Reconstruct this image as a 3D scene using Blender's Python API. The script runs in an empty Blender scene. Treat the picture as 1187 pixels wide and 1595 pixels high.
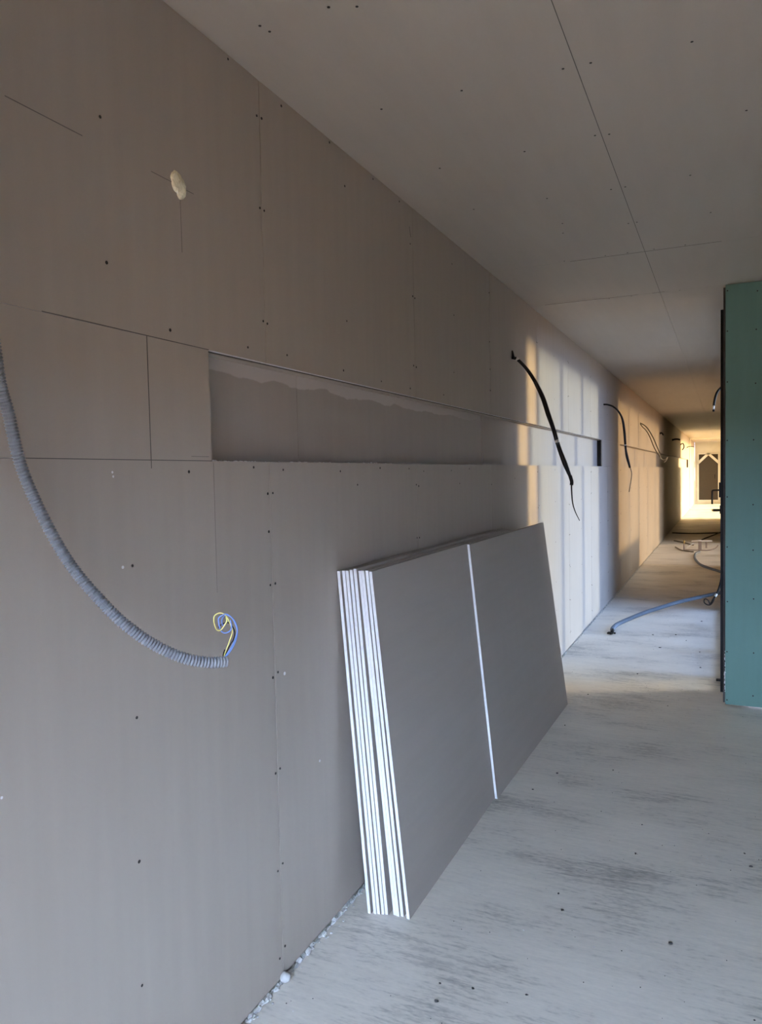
import bpy, bmesh, math, random
from mathutils import Vector, Matrix
random.seed(7)
scene = bpy.context.scene
COL = scene.collection

# ------------------------------------------------------------------ camera
IMG_W, IMG_H = 1187, 1595
FOCAL_PX = 1180.0
EYE = 1.62
def camera_axes(vp=(1130, 729), roll=1.2):
    X, Y = vp[0] - IMG_W / 2, -(vp[1] - IMG_H / 2)
    u = Vector((X, Y, -FOCAL_PX)).normalized()
    a, b = -math.tan(math.radians(roll)), 1.0
    v = Vector((a, b, (X * a + Y * b) / FOCAL_PX)).normalized()
    return Matrix((u.cross(v), u, v))
cam_data = bpy.data.cameras.new('camera')
cam = bpy.data.objects.new('camera', cam_data)
COL.objects.link(cam)
cam.matrix_world = Matrix.Translation((0, 0, EYE)) @ camera_axes().to_4x4()
cam_data.sensor_fit = 'VERTICAL'
cam_data.sensor_height = 36.0
cam_data.lens = FOCAL_PX * 36.0 / IMG_H
cam_data.clip_start = 0.02
cam_data.clip_end = 500
scene.camera = cam

# ------------------------------------------------------------------ sky, sun, exposure
world = bpy.data.worlds.new('overcast_sky')
scene.world = world
world.use_nodes = True
bg = world.node_tree.nodes['Background']
bg.inputs['Color'].default_value = (0.65, 0.77, 1.12, 1)
bg.inputs['Strength'].default_value = 8.6
sun_data = bpy.data.lights.new('low_sun', 'SUN')
sun_data.energy = 3.9
sun_data.color = (1.0, 0.78, 0.48)
sun_data.angle = math.radians(6)
sun = bpy.data.objects.new('low_sun', sun_data)
COL.objects.link(sun)
SUN_DIR = Vector((-1.0, -0.42, -0.12))          # the way the light travels
sun.rotation_euler = SUN_DIR.to_track_quat('-Z', 'Y').to_euler()
sun.location = (20, 20, 10)
scene.view_settings.view_transform = 'Standard'
scene.view_settings.look = 'None'
scene.view_settings.gamma = 1.0
scene.view_settings.use_curve_mapping = False
scene.view_settings.exposure = 2.05
scene.cycles.max_bounces = 10
scene.cycles.diffuse_bounces = 7

# ------------------------------------------------------------------ materials
def new_mat(name):
    m = bpy.data.materials.new(name)
    m.use_nodes = True
    nt = m.node_tree
    return m, nt, nt.nodes['Principled BSDF']

def simple(name, col, rough=0.6, metal=0.0, vary=0.12, scale=30.0, spec=0.4):
    m, nt, b = new_mat(name)
    tc = nt.nodes.new('ShaderNodeTexCoord')
    n = nt.nodes.new('ShaderNodeTexNoise')
    n.inputs['Scale'].default_value = scale
    n.inputs['Detail'].default_value = 4
    nt.links.new(tc.outputs['Object'], n.inputs['Vector'])
    r = nt.nodes.new('ShaderNodeValToRGB')
    r.color_ramp.elements[0].position = 0.3
    r.color_ramp.elements[1].position = 0.7
    r.color_ramp.elements[0].color = (*[c * (1 - vary) for c in col], 1)
    r.color_ramp.elements[1].color = (*[min(1, c * (1 + vary)) for c in col], 1)
    nt.links.new(n.outputs['Fac'], r.inputs['Fac'])
    nt.links.new(r.outputs['Color'], b.inputs['Base Color'])
    b.inputs['Roughness'].default_value = rough
    b.inputs['Metallic'].default_value = metal
    b.inputs['Specular IOR Level'].default_value = spec
    return m

def paper(name, col, stretch=(14, 14, 1.2), vary=0.05, smear=None, rough=0.62):
    """plasterboard paper: fine fibres, faint lengthwise streaks, blotches; smear adds a filler stain above a ragged line"""
    m, nt, b = new_mat(name)
    N, L = nt.nodes, nt.links
    tc = N.new('ShaderNodeNewGeometry')
    mp = N.new('ShaderNodeMapping')
    mp.inputs['Scale'].default_value = stretch
    L.new(tc.outputs['Position'], mp.inputs['Vector'])
    n1 = N.new('ShaderNodeTexNoise'); n1.inputs['Scale'].default_value = 1.6; n1.inputs['Detail'].default_value = 5
    L.new(mp.outputs['Vector'], n1.inputs['Vector'])
    n2 = N.new('ShaderNodeTexNoise'); n2.inputs['Scale'].default_value = 1.1; n2.inputs['Detail'].default_value = 3
    L.new(tc.outputs['Position'], n2.inputs['Vector'])
    mx = N.new('ShaderNodeMath'); mx.operation = 'ADD'
    L.new(n1.outputs['Fac'], mx.inputs[0]); L.new(n2.outputs['Fac'], mx.inputs[1])
    r = N.new('ShaderNodeMapRange')
    r.inputs['From Min'].default_value = 0.6; r.inputs['From Max'].default_value = 1.4
    L.new(mx.outputs[0], r.inputs['Value'])
    mix = N.new('ShaderNodeMix'); mix.data_type = 'RGBA'
    mix.inputs['A'].default_value = (*[c * (1 - vary) for c in col], 1)
    mix.inputs['B'].default_value = (*[c * (1 + vary) for c in col], 1)
    L.new(r.outputs['Result'], mix.inputs['Factor'])
    out = mix.outputs['Result']
    if smear:
        sep = N.new('ShaderNodeSeparateXYZ'); L.new(tc.outputs['Position'], sep.inputs[0])
        cmb = N.new('ShaderNodeCombineXYZ'); L.new(sep.outputs['Y'], cmb.inputs['Y'])
        ns = N.new('ShaderNodeTexNoise'); ns.inputs['Scale'].default_value = 5.0; ns.inputs['Detail'].default_value = 6
        L.new(tc.outputs['Position'], ns.inputs['Vector'])
        a = N.new('ShaderNodeMath'); a.operation = 'MULTIPLY_ADD'
        a.inputs[1].default_value = 0.07; L.new(ns.outputs['Fac'], a.inputs[0]); L.new(sep.outputs['Z'], a.inputs[2])
        rr = N.new('ShaderNodeMapRange'); rr.inputs['From Min'].default_value = smear[0]; rr.inputs['From Max'].default_value = smear[0] + 0.004
        L.new(a.outputs[0], rr.inputs['Value'])
        # the filler was only spread along the near half
        fy = N.new('ShaderNodeMapRange'); fy.inputs['From Min'].default_value = 4.6; fy.inputs['From Max'].default_value = 3.6
        L.new(sep.outputs['Y'], fy.inputs['Value'])
        mu = N.new('ShaderNodeMath'); mu.operation = 'MULTIPLY'
        L.new(rr.outputs['Result'], mu.inputs[0]); L.new(fy.outputs['Result'], mu.inputs[1])
        m2 = N.new('ShaderNodeMix'); m2.data_type = 'RGBA'
        L.new(mu.outputs[0], m2.inputs['Factor']); L.new(out, m2.inputs['A']); m2.inputs['B'].default_value = (*smear[1], 1)
        out = m2.outputs['Result']
    L.new(out, b.inputs['Base Color'])
    b.inputs['Roughness'].default_value = rough
    b.inputs['Specular IOR Level'].default_value = 0.35
    nb = N.new('ShaderNodeTexNoise'); nb.inputs['Scale'].default_value = 260; nb.inputs['Detail'].default_value = 3
    L.new(tc.outputs['Position'], nb.inputs['Vector'])
    bp = N.new('ShaderNodeBump'); bp.inputs['Strength'].default_value = 0.06; bp.inputs['Distance'].default_value = 0.002
    L.new(nb.outputs['Fac'], bp.inputs['Height']); L.new(bp.outputs['Normal'], b.inputs['Normal'])
    return m

def concrete(name, dark, light):
    m, nt, b = new_mat(name)
    N, L = nt.nodes, nt.links
    g = N.new('ShaderNodeNewGeometry')
    def noise(scale, detail, stretch=None, rough=0.55):
        n = N.new('ShaderNodeTexNoise'); n.inputs['Scale'].default_value = scale
        n.inputs['Detail'].default_value = detail; n.inputs['Roughness'].default_value = rough
        if stretch:
            mp = N.new('ShaderNodeMapping'); mp.inputs['Scale'].default_value = stretch
            mp.inputs['Rotation'].default_value = (0, 0, 0.12)
            L.new(g.outputs['Position'], mp.inputs['Vector']); L.new(mp.outputs['Vector'], n.inputs['Vector'])
        else:
            L.new(g.outputs['Position'], n.inputs['Vector'])
        return n.outputs['Fac']
    big = noise(1.7, 5, (0.8, 1.4, 1))
    streak = noise(5.0, 7, (1.2, 9.0, 1), 0.65)
    fine = noise(70, 4, (0.5, 1.6, 1))
    def madd(x, k, y):
        a = N.new('ShaderNodeMath'); a.operation = 'MULTIPLY_ADD'; a.inputs[1].default_value = k
        L.new(x, a.inputs[0])
        if y is not None: L.new(y, a.inputs[2])
        else: a.inputs[2].default_value = 0
        return a.outputs[0]
    s = madd(big, 0.50, madd(streak, 0.30, madd(fine, 0.20, None)))
    r = N.new('ShaderNodeValToRGB')
    e = r.color_ramp.elements
    e[0].position = 0.37; e[0].color = (*dark, 1)
    e[1].position = 0.60; e[1].color = (*light, 1)
    mid = e.new(0.475); mid.color = (*[(a * 0.25 + c * 0.75) for a, c in zip(dark, light)], 1)
    L.new(s, r.inputs['Fac'])
    L.new(r.outputs['Color'], b.inputs['Base Color'])
    b.inputs['Roughness'].default_value = 0.55
    b.inputs['Specular IOR Level'].default_value = 0.35
    bp = N.new('ShaderNodeBump'); bp.inputs['Strength'].default_value = 0.25; bp.inputs['Distance'].default_value = 0.004
    L.new(s, bp.inputs['Height']); L.new(bp.outputs['Normal'], b.inputs['Normal'])
    return m

def glass_mat(name, tint):
    m = bpy.data.materials.new(name); m.use_nodes = True
    nt = m.node_tree; N, L = nt.nodes, nt.links
    N.remove(N['Principled BSDF'])
    t = N.new('ShaderNodeBsdfTransparent'); t.inputs['Color'].default_value = (*tint, 1)
    gl = N.new('ShaderNodeBsdfGlossy'); gl.inputs['Roughness'].default_value = 0.02
    f = N.new('ShaderNodeFresnel'); f.inputs['IOR'].default_value = 1.45
    mx = N.new('ShaderNodeMixShader')
    L.new(f.outputs[0], mx.inputs['Fac']); L.new(t.outputs[0], mx.inputs[1]); L.new(gl.outputs[0], mx.inputs[2])
    L.new(mx.outputs[0], N['Material Output'].inputs['Surface'])
    return m

PAPER = (0.40, 0.353, 0.298)
M = {
    'paper': paper('grey_board_paper', PAPER),
    'niche': paper('niche_board_paper', (0.38, 0.34, 0.30), smear=(1.968, (0.53, 0.49, 0.46))),
    'ceil': paper('ceiling_board_paper', (0.46, 0.415, 0.35), stretch=(10, 1.2, 10)),
    'stackpaper': paper('stacked_board_paper', (0.39, 0.352, 0.31), stretch=(14, 1.2, 14)),
    'green': paper('green_moisture_board_paper', (0.125, 0.24, 0.21), vary=0.06),
    'gypsum': simple('white_gypsum', (0.70, 0.70, 0.695), 0.85, vary=0.05, scale=60),
    'plaster': simple('plaster_coat', (0.74, 0.70, 0.62), 0.85, vary=0.05, scale=3),
    'rawwall': simple('raw_brown_render', (0.31, 0.185, 0.09), 0.9, vary=0.1, scale=5),
    'floor': concrete('bare_concrete', (0.33, 0.318, 0.285), (0.76, 0.72, 0.635)),
    'palefloor': concrete('pale_lit_screed', (0.45, 0.43, 0.40), (0.74, 0.72, 0.68)),
    'cavity': simple('cavity_shade_black', (0.02, 0.018, 0.016), 0.9),  # shade of the open wall hollow put into the colour
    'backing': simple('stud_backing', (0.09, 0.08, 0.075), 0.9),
    'screw': simple('dark_screw_hole', (0.022, 0.02, 0.018), 0.6),
    'pencil': simple('pencil_grey', (0.17, 0.155, 0.14), 0.7),
    'cut': simple('saw_cut_dark', (0.13, 0.12, 0.11), 0.8),
    'anthracite': simple('anthracite_aluminium', (0.010, 0.010, 0.011), 0.5, spec=0.2),
    'black': simple('black_plastic', (0.009, 0.009, 0.009), 0.5, spec=0.2),
    'greyconduit': simple('grey_corrugated_plastic', (0.20, 0.215, 0.235), 0.4, vary=0.05),
    'blueconduit': simple('blue_grey_plastic', (0.13, 0.165, 0.21), 0.4, vary=0.06),
    'bluewire': simple('blue_insulation', (0.16, 0.27, 0.62), 0.35, vary=0.04),
    'yellowwire': simple('yellow_green_insulation', (0.72, 0.68, 0.22), 0.35, vary=0.15, scale=120),
    'tape': simple('pale_tape', (0.62, 0.60, 0.55), 0.5),
    'browncable': simple('brown_grey_cable', (0.10, 0.085, 0.06), 0.5),
    'foam': simple('cream_expanding_foam', (0.80, 0.74, 0.54), 0.85, vary=0.15, scale=40),
    'mortar': simple('crumbly_white_mortar', (0.47, 0.47, 0.455), 0.9, vary=0.2, scale=40),
    'crumb': simple('dark_crumbs', (0.05, 0.048, 0.045), 0.9, vary=0.3, scale=50),
    'whiteplastic': simple('white_plastic', (0.80, 0.79, 0.78), 0.45, vary=0.04),
    'pinkgrey': simple('pinkish_grey_plastic', (0.36, 0.31, 0.30), 0.5),
    'whitepaint': simple('white_painted_frame', (0.80, 0.78, 0.72), 0.4, vary=0.03),
    'doorpanel': simple('dark_brown_door_panel', (0.055, 0.042, 0.032), 0.6),
    'olive': simple('dark_olive_panel', (0.035, 0.035, 0.022), 0.5),
    'brass': simple('brass_fitting', (0.5, 0.38, 0.16), 0.35, 0.8),
    'ground': simple('dry_ground_outside', (0.30, 0.160, 0.068), 0.95, vary=0.25, scale=0.4),
    'glass': glass_mat('clear_window_glass', (0.93, 0.96, 0.95)),
    'coolfilter': glass_mat('cool_light_filter_glass', (0.39, 0.445, 0.50)),  # invented tint, cools the light on the first stretch of wall
    'warmfilter': glass_mat('warm_light_filter_glass', (0.40, 0.357, 0.285)),  # invented tint, warms and dims the light on the second stretch
    'stripfilter': glass_mat('warm_strip_filter_glass', (0.54, 0.515, 0.44)),  # invented tint for a single pane, shapes the narrow warm strip of light
    'endfilter': glass_mat('far_end_filter_glass', (0.82, 0.74, 0.54)),  # invented tint, gives the far end its warm bright light
}

# ------------------------------------------------------------------ mesh helpers
class MB:
    def __init__(self): self.v, self.f, self.m = [], [], []
    def quad_box(self, x0, x1, y0, y1, z0, z1, mi=0):
        i = len(self.v)
        self.v += [(x, y, z) for z in (z0, z1) for y in (y0, y1) for x in (x0, x1)]
        for q in ((0, 2, 3, 1), (4, 5, 7, 6), (0, 1, 5, 4), (2, 6, 7, 3), (0, 4, 6, 2), (1, 3, 7, 5)):
            self.f.append([i + k for k in q]); self.m.append(mi)
        return self
    def prism(self, a, b, mi=0):
        """a, b: two matching closed loops of points, joined and capped"""
        i, n = len(self.v), len(a)
        self.v += list(a) + list(b)
        for k in range(n):
            self.f.append([i + k, i + (k + 1) % n, i + n + (k + 1) % n, i + n + k]); self.m.append(mi)
        self.f.append([i + k for k in reversed(range(n))]); self.m.append(mi)
        self.f.append([i + n + k for k in range(n)]); self.m.append(mi)
        return self
    def tube(self, pts, rad, sides=10, caps=True, mi=0):
        """swept round tube; rad is a number or a list, one for each point"""
        P = [Vector(p) for p in pts]; n = len(P)
        R = rad if isinstance(rad, (list, tuple)) else [rad] * n
        t = (P[1] - P[0]).normalized()
        up = Vector((0, 0, 1)) if abs(t.z) < 0.9 else Vector((1, 0, 0))
        nx = t.cross(up).normalized()
        i = len(self.v)
        for k in range(n):
            t = (P[min(k + 1, n - 1)] - P[max(k - 1, 0)]).normalized()
            nx = (nx - t * nx.dot(t)).normalized(); ny = t.cross(nx)
            for s in range(sides):
                a = 2 * math.pi * s / sides
                self.v.append(tuple(P[k] + (nx * math.cos(a) + ny * math.sin(a)) * R[k]))
        for k in range(n - 1):
            for s in range(sides):
                a, b_ = i + k * sides + s, i + k * sides + (s + 1) % sides
                self.f.append([a, b_, b_ + sides, a + sides]); self.m.append(mi)
        if caps:
            self.f.append([i + s for s in reversed(range(sides))]); self.m.append(mi)
            self.f.append([i + (n - 1) * sides + s for s in range(sides)]); self.m.append(mi)
        return self
    def lump(self, c, r, sq=(1, 1, 1), rough=0.3, sub=1):
        bm = bmesh.new(); bmesh.ops.create_icosphere(bm, subdivisions=sub, radius=1.0)
        i = len(self.v)
        for v in bm.verts:
            k = r * (1 + random.uniform(-rough, rough))
            self.v.append((c[0] + v.co.x * k * sq[0], c[1] + v.co.y * k * sq[1], c[2] + v.co.z * k * sq[2]))
        for f in bm.faces:
            self.f.append([i + v.index for v in f.verts]); self.m.append(0)
        bm.free(); return self
    def disc(self, c, axis, r, sides=8, depth=0.0008):
        """a little flat button on a surface; axis is its outward normal"""
        ax = Vector(axis).normalized()
        u = ax.orthogonal().normalized(); w = ax.cross(u)
        a = [tuple(Vector(c) + (u * math.cos(2 * math.pi * k / sides) + w * math.sin(2 * math.pi * k / sides)) * r - ax * 0.001) for k in range(sides)]
        b_ = [tuple(Vector(p) + ax * (depth + 0.001)) for p in a]
        return self.prism(a, b_)
    def build(self, name, mats, parent=None, smooth=False, origin=None):
        me = bpy.data.meshes.new(name)
        V = self.v
        if origin is not None:
            V = [(p[0] - origin[0], p[1] - origin[1], p[2] - origin[2]) for p in V]
        me.from_pydata(V, [], self.f)
        for m in (mats if isinstance(mats, (list, tuple)) else [mats]): me.materials.append(M[m])
        me.polygons.foreach_set('material_index', self.m)
        if smooth: me.polygons.foreach_set('use_smooth', [True] * len(self.f))
        bm = bmesh.new(); bm.from_mesh(me); bmesh.ops.recalc_face_normals(bm, faces=bm.faces); bm.to_mesh(me); bm.free()
        o = bpy.data.objects.new(name, me); COL.objects.link(o)
        if origin is not None: o.location = origin
        if parent is not None:
            o.parent = parent
            if origin is None and parent.type == 'EMPTY':
                o.matrix_parent_inverse = Matrix.Translation(-parent.location)
        return o

def box(name, b, mat, parent=None): return MB().quad_box(*b).build(name, mat, parent)
def tag(o, label=None, cat=None, group=None, kind=None):
    if label: o['label'] = label
    if cat: o['category'] = cat
    if group: o['group'] = group
    if kind: o['kind'] = kind
    return o
def thing(name, loc, label, cat, group=None):
    o = bpy.data.objects.new(name, None); COL.objects.link(o); o.location = loc
    o.empty_display_size = 0.05
    return tag(o, label, cat, group)
def spline(pts, n=8):
    P = [Vector(p) for p in pts]; P = [P[0] * 2 - P[1]] + P + [P[-1] * 2 - P[-2]]
    out = []
    for i in range(1, len(P) - 2):
        a, b_, c, d = P[i - 1], P[i], P[i + 1], P[i + 2]
        for k in range(n):
            t = k / n
            out.append(0.5 * ((2 * b_) + (c - a) * t + (2 * a - 5 * b_ + 4 * c - d) * t * t + (3 * b_ - a - 3 * c + d) * t ** 3))
    out.append(P[-2]); return out
def resample(pts, step):
    P = [Vector(p) for p in pts]; out = [P[0]]; acc = 0.0
    for a, b_ in zip(P, P[1:]):
        L = (b_ - a).length; pos = step - acc
        while pos <= L:
            out.append(a + (b_ - a) * (pos / L)); pos += step
        acc = (acc + L) % step
    return out

# ------------------------------------------------------------------ the shell
XL = -1.30                     # face of the long left wall
XR = -0.013                    # corridor face of the window wall on the right
HC = 2.835                     # ceiling
GY = 5.585                     # face of the green wall
Y0, Y1 = -1.3, 38.0
NZ0, NZ1 = 1.669, 1.975        # niche bottom, top
NB = -1.360                    # niche back
T = 0.0125                     # board thickness
NICHES = [(1.729, 9.07), (10.72, 31.4)]

floor = tag(MB().quad_box(XL - 0.3, 4.5, Y0 - 0.25, GY + 0.10, -0.12, 0.0).quad_box(XL - 0.3, 0.15, GY + 0.10, Y1 + 0.25, -0.12, 0.0).build('floor', 'floor'),
            'bare grey concrete floor with dust and scratches', kind='structure')
box('screed_joint', (XL, XR, 13.70, 13.712, -0.002, 0.0006), 'cut', floor)
box('lit_screed_strip', (XL, XR, 13.713, 18.3, -0.01, 0.0005), 'palefloor', floor)  # paler finish past the joint, with the window-lit brightness put into its colour

ground = tag(box('ground_outside', (-60, 120, -90, 140, -0.6, -0.45), 'ground'),
             'dry bare ground outside the windows', kind='structure')

tag(box('sky_shade_slab', (0.15, 1.3, 5.7, 38.5, 2.86, 3.06), 'rawwall'),  # added out of view to dim the sky light through the corridor windows
    'unseen slab added over the corridor windows to cut sky light', kind='structure')

# left wall: stud core with the niche left open, boards as pieces
wl = MB()
wl.quad_box(-1.60, XL - T, Y0, Y1, 0.0, NZ0)
wl.quad_box(-1.60, XL - 2 * T, Y0, Y1, NZ1, HC)
wl.quad_box(-1.60, XL - T, Y0, NICHES[0][0] - 0.25, NZ0, NZ1)
wl.quad_box(-1.60, XL - T, NICHES[0][1] + 0.55, NICHES[1][0] - 0.55, NZ0, NZ1)
wl.quad_box(-1.60, XL - T, NICHES[1][1] + 0.02, Y1, NZ0, NZ1)
wl.quad_box(-1.60, NB - T, NICHES[0][0] - 0.25, NICHES[0][1] + 0.55, NZ0, NZ1)
wl.quad_box(-1.60, NB - T, NICHES[1][0] - 0.55, NICHES[1][1] + 0.02, NZ0, NZ1)
wall = tag(wl.build('wall_left', 'backing'), 'long grey plasterboard wall with a horizontal recessed niche', kind='structure')

def wall_sheet(y0, y1, z0, z1, taper=True, name='plasterboard_sheet', x=XL, mat='paper', parent=None, gap=0.0016):
    """one board: paper face, tapered long edges, white gypsum rim"""
    m = MB(); a, b_ = y0 + gap, y1 - gap
    d = 0.0011 if taper and (b_ - a) > 0.15 else 0.0
    prof = [(a, x - d), (a + 0.045, x), (b_ - 0.045, x), (b_, x - d)] if d else [(a, x), (b_, x)]
    n = len(prof); i = len(m.v)
    m.v += [(px, py, z) for z in (z0, z1) for py, px in prof]
    for k in range(n - 1):
        m.f.append([i + k, i + k + 1, i + n + k + 1, i + n + k]); m.m.append(0)
    j = len(m.v)
    m.v += [(x - T, a, z0), (x - T, b_, z0), (x - T, a, z1), (x - T, b_, z1)]
    m.f += [[j, j + 1, j + 3, j + 2], [i, j] + [j + 1] + [i + k for k in reversed(range(1, n))],
            [i + n + k for k in range(n)] + [j + 3, j + 2], [i, i + n, j + 2, j], [i + n - 1, j + 1, j + 3, i + 2 * n - 1]]
    m.m += [0, 1, 1, 0, 0]
    return m.build(name, [mat, 'gypsum'], parent or wall)

JOINTS = [-1.3, -0.48, 0.77, 2.02, 3.27, 4.51, 5.757]
while JOINTS[-1] < Y1 - 1.3: JOINTS.append(JOINTS[-1] + 1.25)
JOINTS.append(Y1)
for a, b_ in zip(JOINTS, JOINTS[1:]):
    wall_sheet(a, b_, 0.012, NZ0)                         # below the niche
    wall_sheet(a, b_, NZ1 + 0.0008, HC - 0.002)           # above it
    # second layer over the niche: its cut edge shows as a paler line
    wall_sheet(a, b_, NZ1 + 0.0035, HC - 0.002, taper=False, x=XL - T, name='inner_plasterboard_sheet')
# the band at niche height outside the niches
for a, b_ in ((-1.3, -0.48), (-0.48, 0.77), (0.77, 1.483), (1.483, 1.729), (9.07, 10.72), (31.4, 34.5), (34.5, Y1)):
    wall_sheet(a, b_, NZ0 + 0.0012, NZ1, taper=False)
# boards at the back of the niche
for a, b_ in ((1.45, 2.30), (2.30, 4.49), (4.505, 7.0), (7.0, 9.58), (10.2, 12.7), (12.7, 15.2), (15.2, 17.7), (17.7, 20.2), (20.2, 22.7), (22.7, 25.2), (25.2, 27.7), (27.7, 31.4)):
    wall_sheet(a, b_, NZ0 - 0.01 + 0.011, NZ1, taper=False, name='niche_back_sheet', x=NB, mat='niche')
for a, b_ in NICHES:
    box('niche_soffit_board', (NB, XL - 2 * T - 0.001, a - 0.02, b_, NZ1 - 0.004, NZ1 + 0.003), 'paper', wall)
# near-black blocks standing in for the shade inside the open niche ends
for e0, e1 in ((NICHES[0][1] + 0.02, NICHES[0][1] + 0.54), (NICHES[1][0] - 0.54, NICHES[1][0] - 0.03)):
    box('cavity_shade_block', (NB + 0.001, XL - T - 0.002, e0, e1, NZ0 + 0.004, NZ1 - 0.002), 'cavity', wall)
# ragged filler crust along the bottom edge of the niche
mc = MB()
for k in range(46):
    y = 1.74 + random.random() ** 1.7 * 1.3
    mc.lump((XL - 0.004, y, NZ0 + 0.0005), random.uniform(0.0015, 0.0045), (0.8, random.uniform(1, 3.2), 0.8), 0.35)
tag(mc.build('filler_crust', 'gypsum', wall), kind='stuff')

# screw heads in the left wall
WS = [(1.354, 2.45), (1.357, 2.123), (1.862, 2.821), (1.571, 2.004), (1.92, 2.01), (1.627, 1.64), (1.404, 1.415), (1.4, 1.045), (1.39, 0.692), (1.384, 0.384), (2.004, 2.721), (2.031, 2.724), (2.007, 2.446), (2.031, 2.445), (2.008, 2.103), (2.031, 2.099), (2.148, 2.811), (2.474, 2.821), (2.589, 2.705), (2.58, 2.203), (2.544, 2.014), (2.143, 2.017), (2.845, 2.818), (3.117, 2.814), (3.236, 2.663), (3.255, 2.433), (3.281, 2.429), (3.25, 2.118), (3.283, 2.115), (2.886, 2.009), (3.203, 2.01), (3.651, 2.02), (3.814, 2.713), (3.832, 2.452), (3.817, 2.152), (4.499, 2.707), (4.495, 2.413), (4.495, 2.248), (4.497, 2.12), (1.932, 1.652), (2.1, 1.644), (2.006, 1.57), (2.035, 1.571), (2.006, 1.451), (2.006, 1.283), (2.035, 1.284), (2.006, 0.989), (2.036, 0.999), (2.006, 0.681), (2.033, 0.687), (2.003, 0.364), (2.033, 0.375), (2.0, 0.078), (2.033, 0.1), (2.499, 1.638), (2.641, 1.585), (2.855, 1.65), (3.17, 1.647), (3.256, 1.573), (3.286, 1.566), (3.353, 1.635), (3.254, 1.327), (3.284, 1.325), (3.75, 1.637), (3.883, 1.567), (4.496, 1.549), (4.055, 1.646), (4.496, 1.254), (4.612, 1.264), (5.058, 1.58), (5.742, 1.621)]
for y in (0.78, 0.76, -0.47, -0.49):
    for k in range(9): WS.append((y + 0.015, 0.12 + k * 0.31))
for k in range(6, 22):                                    # further along the wall
    y = 2.02 + (k - 0) * 0.625
    if y < 4.6: continue
    for j in range(9):
        z = 0.1 + j * 0.31 + random.uniform(-0.04, 0.04)
        if NZ0 - 0.02 < z < NZ1 + 0.02 or z > HC - 0.03: continue
        for dy in ((-0.014, 0.015) if k % 2 == 0 else (0.0,)):
            WS.append((y + dy, z + random.uniform(-0.012, 0.012)))
ms = MB()
for y, z in WS: ms.disc((XL, y, z), (1, 0, 0), random.uniform(0.0034, 0.0046))
tag(ms.build('screw_heads', 'screw', wall), kind='stuff')
# nicks in the paper where the gypsum shows
mn = MB()
for y, z, r in ((1.372, 1.415, 0.004), (2.075, 0.985, 0.006), (1.35, 1.64, 0.003), (1.352, 1.63, 0.003), (2.29, 0.62, 0.005), (1.02, 1.0, 0.003)):
    mn.disc((XL, y, z), (1, 0, 0), r, 7)
tag(mn.build('paper_nicks', 'gypsum', wall), kind='stuff')

def wall_line(name, y0, z0, y1, z1, w, mat, x=XL):
    d = Vector((0, y1 - y0, z1 - z0)).normalized(); n = Vector((0, -d.z, d.y)) * (w / 2)
    a, b_ = Vector((x - 0.0006, y0, z0)), Vector((x - 0.0006, y1, z1)); e = Vector((0.0010, 0, 0))
    return MB().prism([tuple(a - n), tuple(a + n), tuple(a + n + e), tuple(a - n + e)],
                      [tuple(b_ - n), tuple(b_ + n), tuple(b_ + n + e), tuple(b_ - n + e)]).build(name, mat, wall)
wall_line('saw_cut', 1.167, 1.977, 1.729, 1.976, 0.0022, 'cut')
wall_line('saw_cut', 1.10, NZ0 + 0.001, 1.729, NZ0 + 0.0005, 0.0022, 'cut')
wall_line('saw_cut', 1.483, 1.975, 1.483, NZ0 - 0.02, 0.0024, 'cut')
wall_line('pencil_line', 1.099, 2.386, 1.298, 2.386, 0.0022, 'pencil')
wall_line('pencil_line', 1.52, 2.386, 1.598, 2.386, 0.0018, 'pencil')
wall_line('pencil_line', 1.650, 2.384, 1.685, 2.384, 0.0018, 'pencil')
wall_line('pencil_line', 1.628, 2.355, 1.629, 2.215, 0.0016, 'pencil')
wall_line('pencil_line', 1.735, NZ0 - 0.005, 1.733, 1.30, 0.0009, 'pencil')
wall_line('pencil_line', 1.64, NZ0 + 0.012, 1.715, NZ0 + 0.012, 0.0014, 'pencil')
wall_line('scuff_mark', 3.228, 2.738, 3.245, 2.695, 0.0050, 'pencil')

# ceiling boards
ceiling = tag(MB().quad_box(XL - 0.3, 4.5, Y0 - 0.25, GY + 0.10, HC + T, HC + 0.25).quad_box(XL - 0.3, 0.15, GY + 0.10, Y1 + 0.25, HC + T, HC + 0.25).build('ceiling', 'backing'),
              'low ceiling of grey plasterboard sheets', kind='structure')
CX = [XL - 0.012, -0.41, 0.84, 2.09, 3.34, 4.3]
CY_NEAR = [Y0, -0.47, 4.525, 5.60, 8.1, 9.31, 11.81, 14.31, 16.8, 19.3, 21.8, 24.3, 26.8, 29.3, 31.8, 34.3, Y1]
g = 0.0012
for i, (x0, x1) in enumerate(zip(CX, CX[1:])):
    for y0, y1 in zip(CY_NEAR, CY_NEAR[1:]):
        if i >= 2 and y0 > 5.5: continue
        if y0 > 5.5: x1 = min(x1, 0.14)
        box('ceiling_sheet', (x0 + g, x1 - g, y0 + g, y1 - g, HC, HC + T), 'ceil', ceiling)
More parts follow.
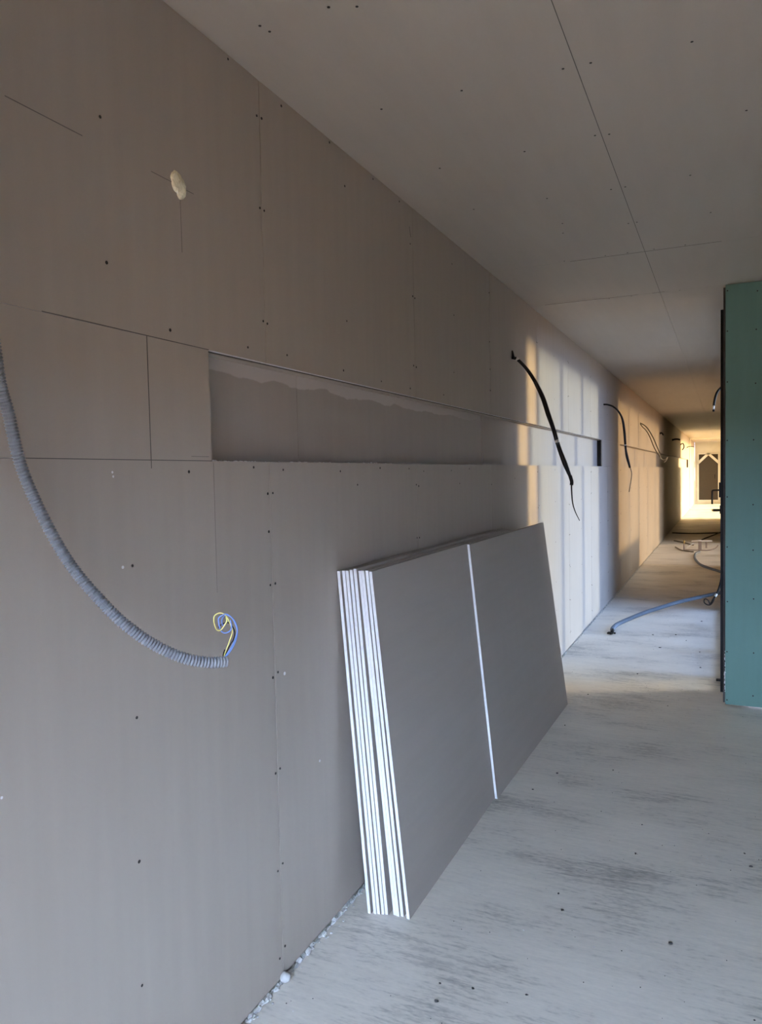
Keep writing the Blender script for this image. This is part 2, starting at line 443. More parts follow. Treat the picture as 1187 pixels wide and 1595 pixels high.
CS = [(-1.142, 1.788), (-1.133, 1.822), (-0.938, 1.799), (-0.871, 1.829), (-0.764, 2.364), (-1.042, 2.36), (-0.448, 2.379), (-0.367, 2.383), (-0.088, 2.399), (-0.432, 2.892), (-0.384, 2.905), (0.064, 2.933), (-0.695, 2.91), (-1.036, 2.909), (-0.724, 3.444), (-0.452, 3.467), (-0.393, 3.465), (-1.057, 3.424), (-0.756, 3.974), (-0.437, 3.977), (-0.397, 3.977), (-0.134, 3.458), (-0.065, 3.998), (-0.284, 5.607), (-0.729, 3.821), (-0.85, 4.50), (-0.62, 4.50), (-0.5, 4.50), (-0.36, 4.50), (-0.2, 4.50), (-0.75, 5.62), (-0.6, 5.62)]
mcs = MB()
for x, y in CS: mcs.disc((x, y, HC), (0, 0, -1), 0.0042)
tag(mcs.build('screw_heads', 'screw', ceiling), kind='stuff')
mcl = MB()
for x0, x1, y in ((-0.82, -0.02, 4.525), (-1.2, -0.55, 5.60), (-0.46, -0.38, 5.60)):
    mcl.quad_box(x0, x1, y - 0.0025, y + 0.0025, HC - 0.0006, HC + 0.001)
mcl.quad_box(-0.4112, -0.4088, 1.2, 5.6, HC - 0.0006, HC + 0.001)
tag(mcl.build('joint_shadow_gaps', 'cut', ceiling), kind='stuff')

# green board wall that closes the near room on the right
wr = tag(box('wall_right', (0.004, 4.3, GY + T, GY + 0.10, 0.012, HC - 0.001), 'backing'),
         'partition wall clad in green moisture-resistant plasterboard', kind='structure')
for x0, x1 in ((0.0, 1.25), (1.252, 2.50), (2.502, 3.75), (3.752, 4.3)):
    b_ = MB().quad_box(x0, x1, GY, GY + T, 0.016, HC - 0.004)
    b_.build('green_plasterboard_sheet', 'green', wr)
GS = [(0.011, 2.792), (0.189, 2.77), (0.011, 2.527), (0.183, 2.522), (0.011, 2.192), (0.18, 2.172), (0.011, 1.804), (0.169, 1.802), (0.011, 1.426), (0.167, 1.374), (0.011, 1.089), (0.168, 1.071), (0.013, 0.719), (0.172, 0.745), (0.011, 0.377), (0.173, 0.381), (0.011, 0.046), (0.17, 0.09)]
mg = MB()
for x, z in GS:
    for k in range(4):
        mg.disc((x + k * 0.62 if x > 0.1 or k == 0 else x + k * 0.62 + 0.1, GY, z), (0, -1, 0), 0.0048)
tag(mg.build('screw_heads', 'screw', wr), kind='stuff')
me_ = MB()
for k in range(40):
    me_.lump((0.0, GY + 0.006, random.choice((random.uniform(0.10, 0.38), random.uniform(0.15, 0.24)))), random.uniform(0.003, 0.010), (0.8, 0.7, 1.5), 0.4)
tag(me_.build('broken_gypsum_edge', 'gypsum', wr), kind='stuff')

# near room: right side and back wall with a wide window behind the camera
tag(box('wall_near_side', (4.3, 4.5, Y0 - 0.2, GY + 0.1, 0, HC), 'rawwall'), 'raw brown side wall of the near room', kind='structure')
BW = (-1.2, 1.6, 0.35, 1.85)
wb = MB()
wb.quad_box(XL - 0.3, BW[0], Y0 - 0.25, Y0, 0, HC); wb.quad_box(BW[1], 4.5, Y0 - 0.25, Y0, 0, HC)
wb.quad_box(BW[0], BW[1], Y0 - 0.25, Y0, 0, BW[2]); wb.quad_box(BW[0], BW[1], Y0 - 0.25, Y0, BW[3], HC)
tag(wb.build('wall_back', 'rawwall'), 'back wall of the near room with a wide window', kind='structure')

def window(name, axis, p, a0, a1, z0, z1, posts, label, depth=0.07, face=0.035, glass='coolfilter', first=None):
    """dark framed window; axis 'y' runs along the corridor at x = p, axis 'x' across the room at y = p"""
    w = tag(thing(name, (p, (a0 + a1) / 2, z0) if axis == 'y' else ((a0 + a1) / 2, p, z0), label, None), kind='structure')
    def bx(nm, u0, u1, d0, d1, w0, w1, mat):
        b_ = (p + d0, p + d1, u0, u1, w0, w1) if axis == 'y' else (u0, u1, p + d0, p + d1, w0, w1)
        return box(nm, b_, mat, w)
    bx('window_jamb', a0, a0 + face, 0, depth, z0, z1, 'anthracite'); bx('window_jamb', a1 - face, a1, 0, depth, z0, z1, 'anthracite')
    bx('window_head', a0 + face, a1 - face, 0, depth, z1 - face, z1, 'anthracite'); bx('window_sill', a0 + face, a1 - face, 0, depth, z0, z0 + face, 'anthracite')
    edges = [a0 + face] + [q for c in posts for q in (c - face, c + face)] + [a1 - face]
    for c in posts: bx('mullion', c - face, c + face, 0, depth, z0 + face, z1 - face, 'anthracite')
    for k in range(0, len(edges), 2):
        gk = first if first and k == 0 else glass
        bx('pane', edges[k] + 0.001, edges[k + 1] - 0.001, depth * 0.45, depth * 0.45 + 0.006, z0 + face + 0.001, z1 - face - 0.001, gk)
    return w
window('window_4', 'x', Y0 - 0.16, BW[0], BW[1], BW[2], BW[3], (0.2,), 'wide dark framed window behind the viewer', glass='glass')

# corridor window wall on the right
WIN = [(5.94, 9.40), (11.05, 17.95), (26.6, 37.6)]
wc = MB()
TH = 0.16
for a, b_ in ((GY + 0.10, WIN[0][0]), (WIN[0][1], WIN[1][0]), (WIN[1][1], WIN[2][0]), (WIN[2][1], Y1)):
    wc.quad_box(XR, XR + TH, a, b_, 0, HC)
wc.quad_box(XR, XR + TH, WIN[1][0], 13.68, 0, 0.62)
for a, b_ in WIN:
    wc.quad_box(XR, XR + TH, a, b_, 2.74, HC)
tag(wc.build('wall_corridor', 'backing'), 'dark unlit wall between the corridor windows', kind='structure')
W1 = window('window_1', 'y', -0.032, WIN[0][0], WIN[0][1], 0.0, 2.738, (6.32, 7.25, 8.3), 'dark framed corridor window just past the green wall', first='stripfilter')
window('window_2', 'y', -0.005, WIN[1][0], 13.68, 0.62, 2.738, (12.3,), 'dark framed corridor window with a low sill', glass='warmfilter')
window('window_5', 'y', -0.005, 13.69, WIN[1][1], 0.0, 2.738, (15.3, 16.9), 'dark framed full-height corridor window halfway down', glass='warmfilter')
window('window_3', 'y', -0.005, WIN[2][0], WIN[2][1], 0.0, 2.738, (28.6, 30.9, 33.2, 35.5), 'dark framed corridor window near the far end', glass='endfilter')
# lever handle and lock on the first window
hb = box('handle_plate', (-0.044, -0.030, 6.10, 6.135, 1.405, 1.515), 'black', W1)
MB().tube(spline([(-0.040, 6.118, 1.458), (-0.075, 6.118, 1.458), (-0.086, 6.118, 1.455), (-0.089, 6.118, 1.44), (-0.089, 6.118, 1.355)], 5), 0.0068, 10).build('lever', 'black', hb, True)
lk = box('lock_plate', (-0.038, -0.030, 6.10, 6.135, 1.285, 1.345), 'black', W1)
MB().tube([(-0.036, 6.118, 1.31), (-0.083, 6.118, 1.31)], 0.0095, 12).build('lock_barrel', 'black', lk, True)
MB().tube([(-0.083, 6.118, 1.31), (-0.092, 6.118, 1.31)], 0.008, 12).build('lock_cap', 'brass', lk, True)
box('floor_bolt', (-0.062, -0.030, 6.14, 6.17, 0.024, 0.038), 'black', W1)

# far end: portal lining, end wall and gabled door
wf = MB()
DX0, DX1, DZ0, DZ1 = -1.165, -0.262, 0.13, 2.29
wf.quad_box(XL, DX0, Y1, Y1 + 0.25, 0, HC); wf.quad_box(DX1, 0.3, Y1, Y1 + 0.25, 0, HC)
wf.quad_box(DX0, DX1, Y1, Y1 + 0.25, 0, DZ0); wf.quad_box(DX0, DX1, Y1, Y1 + 0.25, DZ1, HC)
tag(wf.build('wall_far', 'plaster'), 'pale end wall of the corridor around a dark door', kind='structure')
po = MB()
po.quad_box(XL, XL + 0.03, 32.4, 32.7, 0, HC); po.quad_box(XL, XR, 32.4, 32.7, HC - 0.05, HC); po.quad_box(XL, XR, 32.4, 32.7, 0, 0.03)
tag(po.build('trim_1', 'plaster'), 'pale portal lining around the far end of the corridor', kind='structure')
door = tag(thing('door_1', ((DX0 + DX1) / 2, Y1, DZ0), 'dark door with white gable-shaped frame at the corridor end', None), kind='structure')
fr = MB(); fw = 0.045
fr.quad_box(DX0 - 0.02, DX0 + fw, Y1 - 0.03, Y1 + 0.12, DZ0, DZ1); fr.quad_box(DX1 - fw, DX1 + 0.02, Y1 - 0.03, Y1 + 0.12, DZ0, DZ1)
fr.build('door_frame', 'whitepaint', door)
box('threshold', (DX0, DX1, Y1 - 0.04, Y1 + 0.12, DZ0 - 0.03, DZ0 + 0.04), 'whitepaint', door)
box('lintel', (DX0 - 0.02, DX1 + 0.02, Y1 - 0.03, Y1 + 0.12, DZ1 - 0.02, DZ1 + 0.03), 'whitepaint', door)
cxm = (DX0 + DX1) / 2
def diag(xa, za, xb, zb, w=0.11):
    d = Vector((xb - xa, 0, zb - za)).normalized(); n = Vector((-d.z, 0, d.x)) * w / 2
    a, b_ = Vector((xa, Y1 - 0.03, za)), Vector((xb, Y1 - 0.03, zb)); e = Vector((0, 0.1, 0))
    return MB().prism([tuple(a - n), tuple(a + n), tuple(a + n + e), tuple(a - n + e)], [tuple(b_ - n), tuple(b_ + n), tuple(b_ + n + e), tuple(b_ - n + e)]).build('gable_brace', 'whitepaint', door)
diag(DX0, 1.86, cxm, 2.30); diag(DX1, 1.86, cxm, 2.30)
box('door_panel', (DX0 + 0.02, DX1 - 0.02, Y1 + 0.07, Y1 + 0.11, DZ0 + 0.02, DZ1 - 0.01), 'doorpanel', door)
box('door_handle', (DX1 - 0.19, DX1 - 0.16, Y1 + 0.03, Y1 + 0.07, 1.15, 1.35), 'black', door)

# ------------------------------------------------------------------ plasterboards leaning on the wall
XB = [-1.204, -1.1835, -1.1708, -1.1545, -1.1418, -1.1120, -1.0992, -1.0845, -1.0575]
XT = [-1.2990, -1.2815, -1.2688, -1.2545, -1.2405, -1.2245, -1.2118, -1.1975, -1.1800]
YS = [2.452, 2.458, 2.462, 2.466, 2.470, 2.478, 2.476, 2.481, 2.474]
HT = [1.272, 1.274, 1.274, 1.277, 1.281, 1.272, 1.274, 1.274, 1.272]
LN = [2.0, 2.0, 2.02, 2.0, 2.03, 2.0, 2.0, 2.01, 2.0]
LAB = ['leaning plasterboard offcut nearest the wall, first of the stack',
       'second leaning plasterboard from the wall in the stack',
       'third leaning plasterboard from the wall in the stack',
       'fourth leaning plasterboard from the wall, just behind the tallest',
       'fifth leaning plasterboard from the wall, tallest, before the dark gap',
       'sixth leaning plasterboard from the wall, just past the dark gap',
       'seventh leaning plasterboard from the wall in the stack',
       'eighth leaning plasterboard from the wall, behind the front face',
       'front plasterboard of the near stack showing its broad grey face']
def leaning_board(xb, xt, ya, yb, hb_, label, xb2=None, xt2=None):
    xb2 = xb if xb2 is None else xb2; xt2 = xt if xt2 is None else xt2
    t = thing('plasterboard', ((xb + T / 2), ya, 0), label, 'plasterboard', 'plasterboards leaning against the wall')
    def loop(x0, x1, y, e, zlo, zhi):
        return [(x0 + e, y, zlo), (x0 + T - e, y, zlo), (x1 + T - e, y, zhi), (x1 + e, y, zhi)]
    NS = 12 if xb2 != xb else 1
    def skin(name, mat, ins, zlo, zhi, y0, y1, inner=None):
        rings = [loop(xb + (xb2 - xb) * k / NS, xt + (xt2 - xt) * k / NS, y0 + (y1 - y0) * k / NS, ins, zlo, zhi) for k in range(NS + 1)]
        m = MB()
        for rg in rings: m.v += rg
        for k in range(NS):
            for c in range(4):
                q = (c + 1) % 4; m.f.append([4 * k + c, 4 * k + q, 4 * k + 4 + q, 4 * k + 4 + c]); m.m.append(0)
        if inner is None:
            m.f += [[3, 2, 1, 0], [4 * NS + c for c in range(4)]]; m.m += [0, 0]
        return m.build(name, mat, t)
    # white core, a hair longer than its paper
    skin('gypsum_core', 'gypsum', 0.0007, 0.0015, hb_ - 0.0008, ya - 0.0006, yb + 0.0006)
    # paper wrapped round the long edges, open at the cut ends
    skin('paper_face', 'stackpaper', 0.0, 0.0006, hb_, ya, yb, inner=True)
    return t
for k in range(9):
    leaning_board(XB[k], XT[k], YS[k], YS[k] + LN[k], HT[k], LAB[k])
leaning_board(-1.0425, -1.1668, 3.586, 5.262, 1.268, 'single plasterboard leaning on the stack at its far end', -1.0100, -1.1668)

# ------------------------------------------------------------------ cables and conduits
def corrugated(pts, r, pitch, sides=14):
    P = resample(spline(pts, 14), pitch / 4)
    return P, [r * (0.72, 0.88, 1.0, 0.88)[k % 4] for k in range(len(P))]

COND = [(-1.284, 0.83, 2.39), (-1.245, 0.84, 2.375), (-1.185, 0.87, 2.27), (-1.175, 0.92, 2.07), (-1.20, 0.965, 1.90), (-1.228, 1.0, 1.804), (-1.237, 1.022, 1.755), (-1.235, 1.052, 1.632), (-1.185, 1.094, 1.475), (-1.118, 1.132, 1.37), (-1.078, 1.166, 1.315), (-1.044, 1.20, 1.278), (-1.008, 1.233, 1.252), (-0.977, 1.267, 1.239), (-0.956, 1.30, 1.235)]
c0 = thing('corrugated_conduit', (-1.2985, 0.83, 2.39), 'grey corrugated conduit hanging in front of the wall with coiled coloured wires', 'conduit')
P, R = corrugated(COND, 0.0124, 0.0066)
MB().tube(P, R, 16).build('conduit_tube', 'greyconduit', c0)
MB().tube([P[-1] - (P[-1] - P[-3]) * 0.4, P[-1] + (P[-1] - P[-3]).normalized() * 0.0015], 0.0100, 14).build('conduit_mouth', 'black', c0)
WIRES = [('yellow_wire', 'yellowwire', 0.0013, [(-0.965, 1.295, 1.237), (-0.961, 1.298, 1.247), (-0.949, 1.298, 1.273), (-0.936, 1.295, 1.299), (-0.936, 1.292, 1.312), (-0.946, 1.29, 1.333), (-0.959, 1.288, 1.34), (-0.972, 1.285, 1.334), (-0.972, 1.282, 1.321), (-0.965, 1.28, 1.307), (-0.957, 1.278, 1.305), (-0.947, 1.275, 1.31), (-0.933, 1.272, 1.326), (-0.932, 1.27, 1.336)]),
         ('blue_wire', 'bluewire', 0.0014, [(-0.963, 1.295, 1.237), (-0.959, 1.3, 1.246), (-0.941, 1.298, 1.268), (-0.926, 1.295, 1.293), (-0.922, 1.293, 1.309), (-0.928, 1.291, 1.326), (-0.944, 1.289, 1.338), (-0.96, 1.286, 1.332), (-0.962, 1.284, 1.322), (-0.954, 1.282, 1.303), (-0.94, 1.28, 1.301), (-0.925, 1.277, 1.311), (-0.925, 1.275, 1.329)]),
         ('blue_wire', 'bluewire', 0.0013, [(-0.962, 1.297, 1.237), (-0.957, 1.302, 1.246), (-0.940, 1.304, 1.269), (-0.929, 1.302, 1.292), (-0.928, 1.299, 1.31), (-0.938, 1.298, 1.329), (-0.953, 1.297, 1.334), (-0.962, 1.296, 1.324), (-0.959, 1.295, 1.312), (-0.948, 1.294, 1.321)]),
         ('black_wire', 'black', 0.0012, [(-0.966, 1.299, 1.237), (-0.951, 1.309, 1.271), (-0.944, 1.308, 1.279), (-0.939, 1.307, 1.297), (-0.948, 1.306, 1.314), (-0.96, 1.305, 1.316), (-0.974, 1.303, 1.309), (-0.975, 1.302, 1.304)]),
         ('black_wire', 'black', 0.0012, [(-0.965, 1.298, 1.237), (-0.960, 1.295, 1.253), (-0.953, 1.29, 1.262)])]
for nm, mt, r, pts in WIRES:
    MB().tube(spline(pts, 7), r, 7).build(nm, mt, c0, True)

def taper_list(pts, n, rr):
    P = spline(pts, n); k = len(P)
    def rad(t):
        t *= len(rr) - 1; i = min(int(t), len(rr) - 2)
        return rr[i] + (rr[i + 1] - rr[i]) * (t - i)
    return P, [rad(i / (k - 1)) for i in range(k)]

# first black cable
c1 = thing('black_cable', (XL, 5.01, 2.387), 'thick black cable drooping from the wall above the niche, nearest the camera', 'cable', 'cables hanging from the left wall')
P, R = taper_list([(-1.2985, 5.01, 2.386), (-1.267, 5.037, 2.374), (-1.214, 5.063, 2.313), (-1.169, 5.09, 2.236), (-1.12, 5.117, 2.124), (-1.088, 5.143, 2.008), (-1.06, 5.17, 1.909), (-1.032, 5.197, 1.792), (-0.995, 5.223, 1.673), (-0.962, 5.25, 1.576)], 8,
                  [0.010, 0.0105, 0.011, 0.0125, 0.0155, 0.016, 0.014, 0.014, 0.017, 0.010])
MB().tube(P, R, 12).build('cable_sheath', 'black', c1, True)
MB().tube(spline([(-0.966, 5.25, 1.59), (-0.955, 5.25, 1.55), (-0.957, 5.25, 1.525)], 5), 0.0125, 10).build('cable_collar', 'black', c1, True)
MB().tube(spline([(-0.957, 5.25, 1.56), (-0.956, 5.25, 1.484), (-0.95, 5.25, 1.405), (-0.933, 5.25, 1.344), (-0.904, 5.25, 1.282)], 6), [0.006 - 0.0035 * (i / 24) for i in range(25)], 8).build('wire_tail', 'black', c1, True)
for t, w in ((0.095, 2), (0.745, 2)):
    i = int(t * (len(P) - 1)); MB().tube([P[i], P[i] + (P[i + 1] - P[i]).normalized() * 0.02], R[i] + 0.0012, 12).build('tape_band', 'tape', c1, True)
MB().tube(spline([(-1.286, 5.003, 2.375), (-1.286, 5.0, 2.388), (-1.291, 4.998, 2.43)], 5), [0.012, 0.012, 0.012, 0.011, 0.010, 0.010, 0.009, 0.008, 0.007, 0.006, 0.004], 8).build('wall_grommet', 'black', c1, True)
# second
c2 = thing('black_cable', (XL, 9.2, 2.393), 'black cable arching out of the wall past the black niche end', 'cable', 'cables hanging from the left wall')
P, R = taper_list([(-1.2985, 9.2, 2.393), (-1.252, 9.222, 2.388), (-1.194, 9.244, 2.363), (-1.138, 9.267, 2.304), (-1.099, 9.289, 2.216), (-1.081, 9.311, 2.083), (-1.075, 9.333, 1.959), (-1.072, 9.356, 1.879), (-1.06, 9.378, 1.782), (-1.029, 9.4, 1.647)], 7,
                  [0.010, 0.010, 0.010, 0.010, 0.011, 0.014, 0.0145, 0.013, 0.012, 0.016, 0.012])
MB().tube(P, R, 10).build('cable_sheath', 'black', c2, True)
MB().tube(spline([(-1.029, 9.4, 1.66), (-1.010, 9.4, 1.584), (-1.017, 9.4, 1.504), (-1.04, 9.4, 1.36)], 6), 0.005, 7).build('wire_tail', 'browncable', c2, True)
i = int(0.72 * (len(P) - 1)); MB().tube([P[i], P[i + 1]], R[i] + 0.0015, 10).build('tape_band', 'tape', c2, True)
# third: two strands and a tangle
c3 = thing('twin_cable', (XL, 13.38, 2.398), 'pair of thin brown cables hanging down into the second niche', 'cable', 'cables hanging from the left wall')
MB().tube(spline([(-1.2985, 13.38, 2.401), (-1.243, 13.424, 2.368), (-1.18, 13.468, 2.298), (-1.10, 13.512, 2.144), (-1.042, 13.556, 1.989), (-1.005, 13.6, 1.892)], 6), 0.0095, 8).build('cable_strand', 'browncable', c3, True)
MB().tube(spline([(-1.2985, 13.38, 2.392), (-1.264, 13.424, 2.336), (-1.217, 13.468, 2.283), (-1.16, 13.512, 2.175), (-1.083, 13.556, 1.969), (-0.995, 13.6, 1.816)], 6), 0.0085, 8).build('cable_strand', 'browncable', c3, True)
MB().tube(spline([(-1.025, 13.6, 1.925), (-0.984, 13.588, 1.804), (-0.922, 13.575, 1.781), (-0.881, 13.563, 1.823), (-0.90, 13.556, 1.77), (-0.931, 13.55, 1.738)], 6), 0.005, 7).build('wire_tail', 'tape', c3, True)
# stubs further down the wall, and what hangs in front of the niche there
def stub(y, pts, r, label):
    t = thing('cable_stub', (XL, y, 2.4), label, 'cable', 'cables hanging from the left wall')
    MB().tube(spline([(XL + 0.001, y, 2.4)] + pts, 5), r, 8).build('cable_sheath', 'black', t, True)
    MB().tube([(XL + 0.0005, y, 2.4), (XL + 0.008, y, 2.4)], r * 1.9, 10).build('wall_grommet', 'black', t, True)
stub(17.58, [(XL + 0.04, 17.58, 2.41), (XL + 0.07, 17.57, 2.36)], 0.016, 'short dark cable stub where the bright wall ends')
stub(21.76, [(XL + 0.10, 21.76, 2.42), (XL + 0.20, 21.78, 2.40)], 0.020, 'short dark cable stub in the shaded stretch of wall')
stub(25.94, [(XL + 0.08, 25.94, 2.42), (XL + 0.10, 25.94, 2.30), (XL + 0.05, 25.94, 2.22)], 0.016, 'hooked cable stub beside the far bright strip')
stub(30.12, [(XL + 0.10, 30.12, 2.44), (XL + 0.26, 30.12, 2.42)], 0.012, 'thin cable stub in the far bright strip')

# right-hand side
t = thing('black_cable', (-0.03, 8.6, 2.46), 'short black cable curving out high beside the green wall', 'cable')
MB().tube(spline([(0.0, 8.62, 2.50), (-0.031, 8.6, 2.458), (-0.073, 8.562, 2.405), (-0.096, 8.525, 2.338), (-0.108, 8.487, 2.257)], 6), 0.013, 10).build('cable_sheath', 'black', t, True)
MB().tube([(-0.108, 8.487, 2.257), (-0.110, 8.46, 2.215)], 0.009, 8).build('cable_end', 'tape', t, True)
MB().tube([(-0.110, 8.46, 2.215), (-0.110, 8.452, 2.198)], 0.011, 8).build('end_cap', 'black', t, True)
t = thing('black_cable', (-0.02, 8.9, 0.53), 'black cable with looped bare end low beside the green wall', 'cable')
MB().tube(spline([(0.0, 8.93, 0.56), (-0.024, 8.9, 0.51), (-0.049, 8.867, 0.374), (-0.08, 8.833, 0.281), (-0.111, 8.8, 0.229)], 6), [0.014 - 0.004 * k / 24 for k in range(25)], 10).build('cable_sheath', 'black', t, True)
MB().tube(spline([(-0.085, 8.827, 0.272), (-0.100, 8.812, 0.246)], 4), 0.013, 10).build('tape_band', 'tape', t, True)
MB().tube(spline([(-0.111, 8.8, 0.229), (-0.136, 8.797, 0.166), (-0.174, 8.793, 0.157), (-0.206, 8.79, 0.184), (-0.199, 8.787, 0.22), (-0.168, 8.783, 0.208), (-0.150, 8.78, 0.167)], 6), 0.0065, 8).build('wire_loop', 'black', t, True)
MB().tube(spline([(-0.112, 8.80, 0.225), (-0.128, 8.797, 0.188), (-0.145, 8.797, 0.164)], 4), 0.012, 8).build('cable_end', 'black', t, True)

t = thing('floor_conduit', (-1.02, 7.73, 0.0), 'blue-grey conduit lying across the floor from the right, ending in a black fitting', 'conduit')
FC = [(0.0, 9.82, 0.165), (-0.019, 9.75, 0.16), (-0.203, 9.527, 0.14), (-0.465, 9.211, 0.11), (-0.65, 8.907, 0.085), (-0.795, 8.644, 0.065), (-0.927, 8.324, 0.045), (-1.011, 8.049, 0.034), (-1.030, 7.85, 0.032), (-1.026, 7.77, 0.028)]
P, R = corrugated(FC, 0.022, 0.016)
MB().tube(P, R, 12).build('conduit_tube', 'blueconduit', t)
MB().tube(spline([(-1.026, 7.78, 0.030), (-1.022, 7.73, 0.026), (-1.020, 7.70, 0.022)], 4), 0.017, 10).build('fitting_neck', 'black', t, True)
m = MB()
for k in range(9): m.lump((-1.02 + random.uniform(-0.035, 0.03), 7.68 + random.uniform(-0.03, 0.03), 0.016), random.uniform(0.010, 0.017), (1, 1, 0.9), 0.3)
m.build('fitting_lump', 'black', t)
t = thing('floor_conduit', (-0.45, 14.1, 0.0), 'pale blue conduit curling on the floor towards the white stand', 'conduit')
P, R = corrugated([(0.0, 12.55, 0.021), (-0.108, 12.885, 0.021), (-0.233, 13.185, 0.021), (-0.367, 13.594, 0.021), (-0.454, 14.145, 0.021), (-0.506, 14.756, 0.021), (-0.507, 15.436, 0.021), (-0.45, 15.75, 0.021)], 0.021, 0.022)
MB().tube(P, R, 10).build('conduit_tube', 'blueconduit', t)
for pts, lab, mat in (([(-0.94, 16.708, .012), (-0.786, 16.07, .012), (-0.624, 15.852, .012), (-0.56, 15.80, .012)], 'thin dark cable looping left of the white stand on the floor', 'browncable'),
                      ([(-1.052, 18.211, .012), (-0.83, 17.769, .012), (-0.615, 17.206, .012)], 'dark cable on the floor behind and left of the white stand', 'browncable'),
                      ([(-0.028, 21.239, .014), (-0.279, 19.774, .014), (-0.464, 18.659, .014), (-0.49, 18.155, .014)], 'black cable running from the right behind the white stand', 'black'),
                      ([(-1.224, 20.414, .014), (-0.724, 20.289, .014), (-0.115, 20.591, .014)], 'black cable straight across the shaded floor', 'black')):
    tag(MB().tube(spline(pts, 8), pts[0][2] - 0.001, 7).build('floor_cable', mat, None, True), lab, 'cable', 'cables on the far floor')

# white stand on the far floor
st = thing('white_stand', (-0.46, 16.2, 0.0), 'small white stand with flat top on the far corridor floor', 'stand')
cx, cy = -0.457, 16.2
MB().prism([(cx - 0.15, cy - 0.05, 0.175), (cx - 0.02, cy - 0.07, 0.185), (cx + 0.22, cy - 0.04, 0.185), (cx + 0.22, cy + 0.05, 0.185), (cx - 0.15, cy + 0.06, 0.175)],
           [(cx - 0.15, cy - 0.05, 0.195), (cx - 0.02, cy - 0.07, 0.215), (cx + 0.22, cy - 0.04, 0.205), (cx + 0.22, cy + 0.05, 0.205), (cx - 0.15, cy + 0.06, 0.195)]).build('top_plate', 'whiteplastic', st)
box('post', (cx - 0.03, cx + 0.03, cy - 0.03, cy + 0.03, 0.012, 0.183), 'pinkgrey', st)
box('post', (cx + 0.10, cx + 0.13, cy - 0.02, cy + 0.02, 0.05, 0.183), 'pinkgrey', st)
MB().tube(spline([(cx - 0.28, cy - 0.02, 0.012), (cx - 0.12, cy - 0.05, 0.012), (cx, cy - 0.06, 0.013), (cx + 0.15, cy - 0.05, 0.013), (cx + 0.28, cy + 0.02, 0.05), (cx + 0.33, cy + 0.04, 0.11)], 6), 0.011, 8).build('base_rail', 'pinkgrey', st, True)
MB().tube([(cx - 0.29, cy - 0.02, 0.0), (cx - 0.29, cy - 0.02, 0.13)], 0.019, 10).build('side_post', 'pinkgrey', st, True)
MB().tube([(cx - 0.29, cy - 0.02, 0.13), (cx - 0.29, cy - 0.02, 0.20)], 0.014, 8).build('brass_tip', 'brass', st, True)
MB().tube(spline([(cx - 0.27, cy - 0.02, 0.03), (cx - 0.15, cy, 0.12), (cx - 0.03, cy, 0.15)], 6), 0.010, 8).build('brace', 'whiteplastic', st, True)

# ------------------------------------------------------------------ foam plug, mortar, crumbs
fp = MB()
FY, FZ = 1.622, 2.386
for dy, dz, r in ((0, 0, 0.021), (0.009, -0.010, 0.020), (-0.010, 0.012, 0.019), (0.011, 0.004, 0.017), (-0.010, -0.002, 0.018), (0.006, -0.020, 0.014), (-0.009, 0.022, 0.012), (0.016, -0.010, 0.013), (-0.002, 0.012, 0.018)):
    fp.lump((XL + 0.0005, FY + dy, FZ + dz), r, (0.5, 1, 1.1), 0.10, 2)
tag(fp.build('foam_plug', 'foam'), 'cream blob of expanding foam filling a hole high in the wall', 'foam')

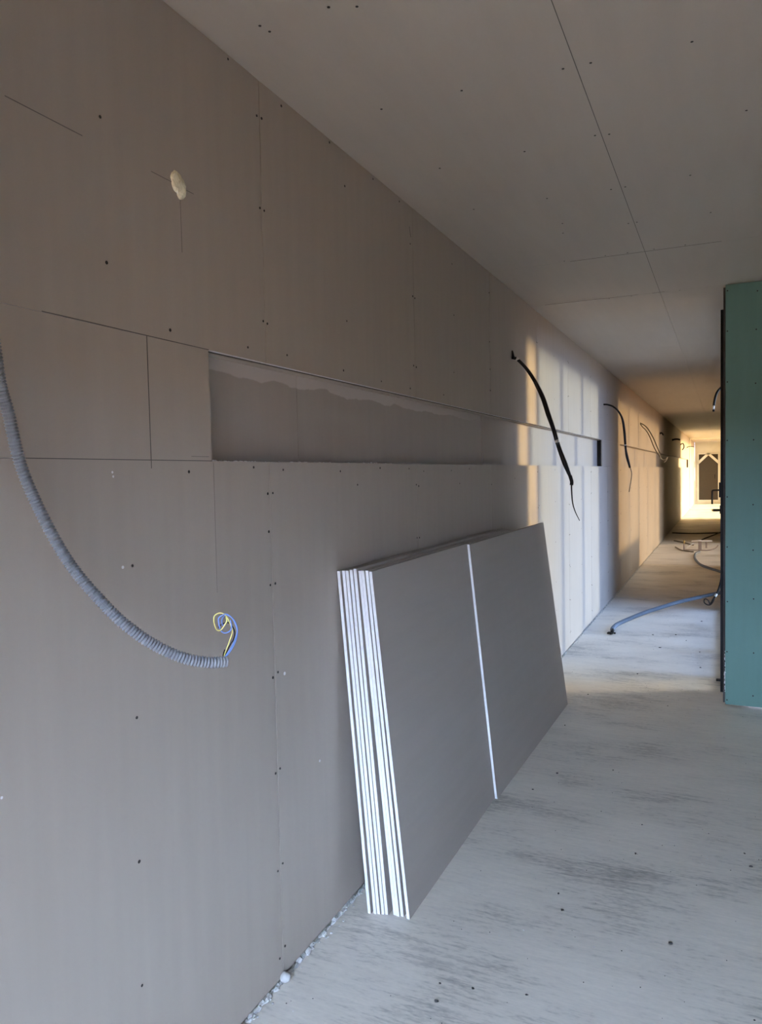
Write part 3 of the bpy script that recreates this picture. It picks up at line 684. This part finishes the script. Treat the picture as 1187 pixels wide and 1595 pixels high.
mm = MB()
y = 0.55
while y < 18.5:
    big = y < 2.6
    r = random.uniform(0.005, 0.012) if big else random.uniform(0.004, 0.009)
    mm.lump((XL + random.uniform(0.001, 0.010), y, r * 0.45), r, (0.9, random.uniform(1, 1.9), 0.8), 0.35)
    if random.random() < 0.25: mm.lump((XL + random.uniform(0.008, 0.035), y, 0.002), random.uniform(0.002, 0.006), (1, 1, 0.6), 0.3)
    y += random.uniform(0.008, 0.018) if y < 6 else random.uniform(0.03, 0.07)
tag(mm.build('mortar_crumbs', 'mortar'), 'crumbly white mortar and foam bits along the foot of the left wall', 'mortar', kind='stuff')
tag(MB().lump((XL + 0.012, 2.01, 0.014), 0.022, (0.8, 0.9, 0.75), 0.12, 2).build('mortar_lump', 'mortar', None, True), 'rounded white lump at the foot of the wall joint', 'lump')
tag(MB().lump((XL + 0.035, 2.60, 0.014), 0.020, (1.1, 1.3, 0.7), 0.2, 2).build('mortar_lump', 'mortar', None, True), 'white lump on the floor between wall and leaning boards', 'lump')

DB = [(-0.646, 7.793), (-0.54, 7.246), (-0.438, 7.864), (-0.335, 7.627), (-0.205, 7.179), (-0.184, 6.619), (-0.634, 6.244), (-0.905, 5.544), (-0.826, 2.191), (-0.168, 2.686), (-0.807, 2.109), (-0.582, 2.851), (-0.547, 2.745), (-0.551, 4.169), (-0.821, 4.016), (-0.894, 3.763), (-0.345, 3.562), (-0.344, 3.278), (0.075, 3.448), (-0.721, 2.208), (0.097, 3.344), (0.079, 2.393), (-0.931, 4.81), (-0.358, 5.455), (-0.228, 8.649), (-0.56, 2.244)]
md = MB()
for x, y in DB: md.lump((x, y, 0.002), random.uniform(0.0035, 0.0065) * (1.6 if y > 6 else 1), (random.uniform(0.8, 1.5), 1, 0.6), 0.35)
for k in range(420):
    y = 1.2 + random.random() ** 1.4 * 10; x = random.uniform(XL + 0.05, 1.0 if y < 5.4 else -0.05)
    if 2.3 < y < 5.4 and x < -0.96: continue
    md.lump((x, y, 0.0008), random.uniform(0.0008, 0.0022), (1.2, 1, 0.7), 0.3)
tag(md.build('floor_crumbs', 'crumb'), 'dark crumbs of debris scattered over the concrete floor', 'debris', kind='stuff')
mw = MB()
for k in range(160):
    y = 1.4 + random.random() ** 1.3 * 8; x = random.uniform(XL + 0.05, 0.9 if y < 5.4 else -0.05)
    if 2.3 < y < 5.4 and x < -0.96: continue
    mw.lump((x, y, 0.0008), random.uniform(0.001, 0.0028), (1.3, 1, 0.6), 0.3)
tag(mw.build('gypsum_flecks', 'gypsum'), 'tiny white gypsum flecks scattered over the concrete floor', 'debris', kind='stuff')
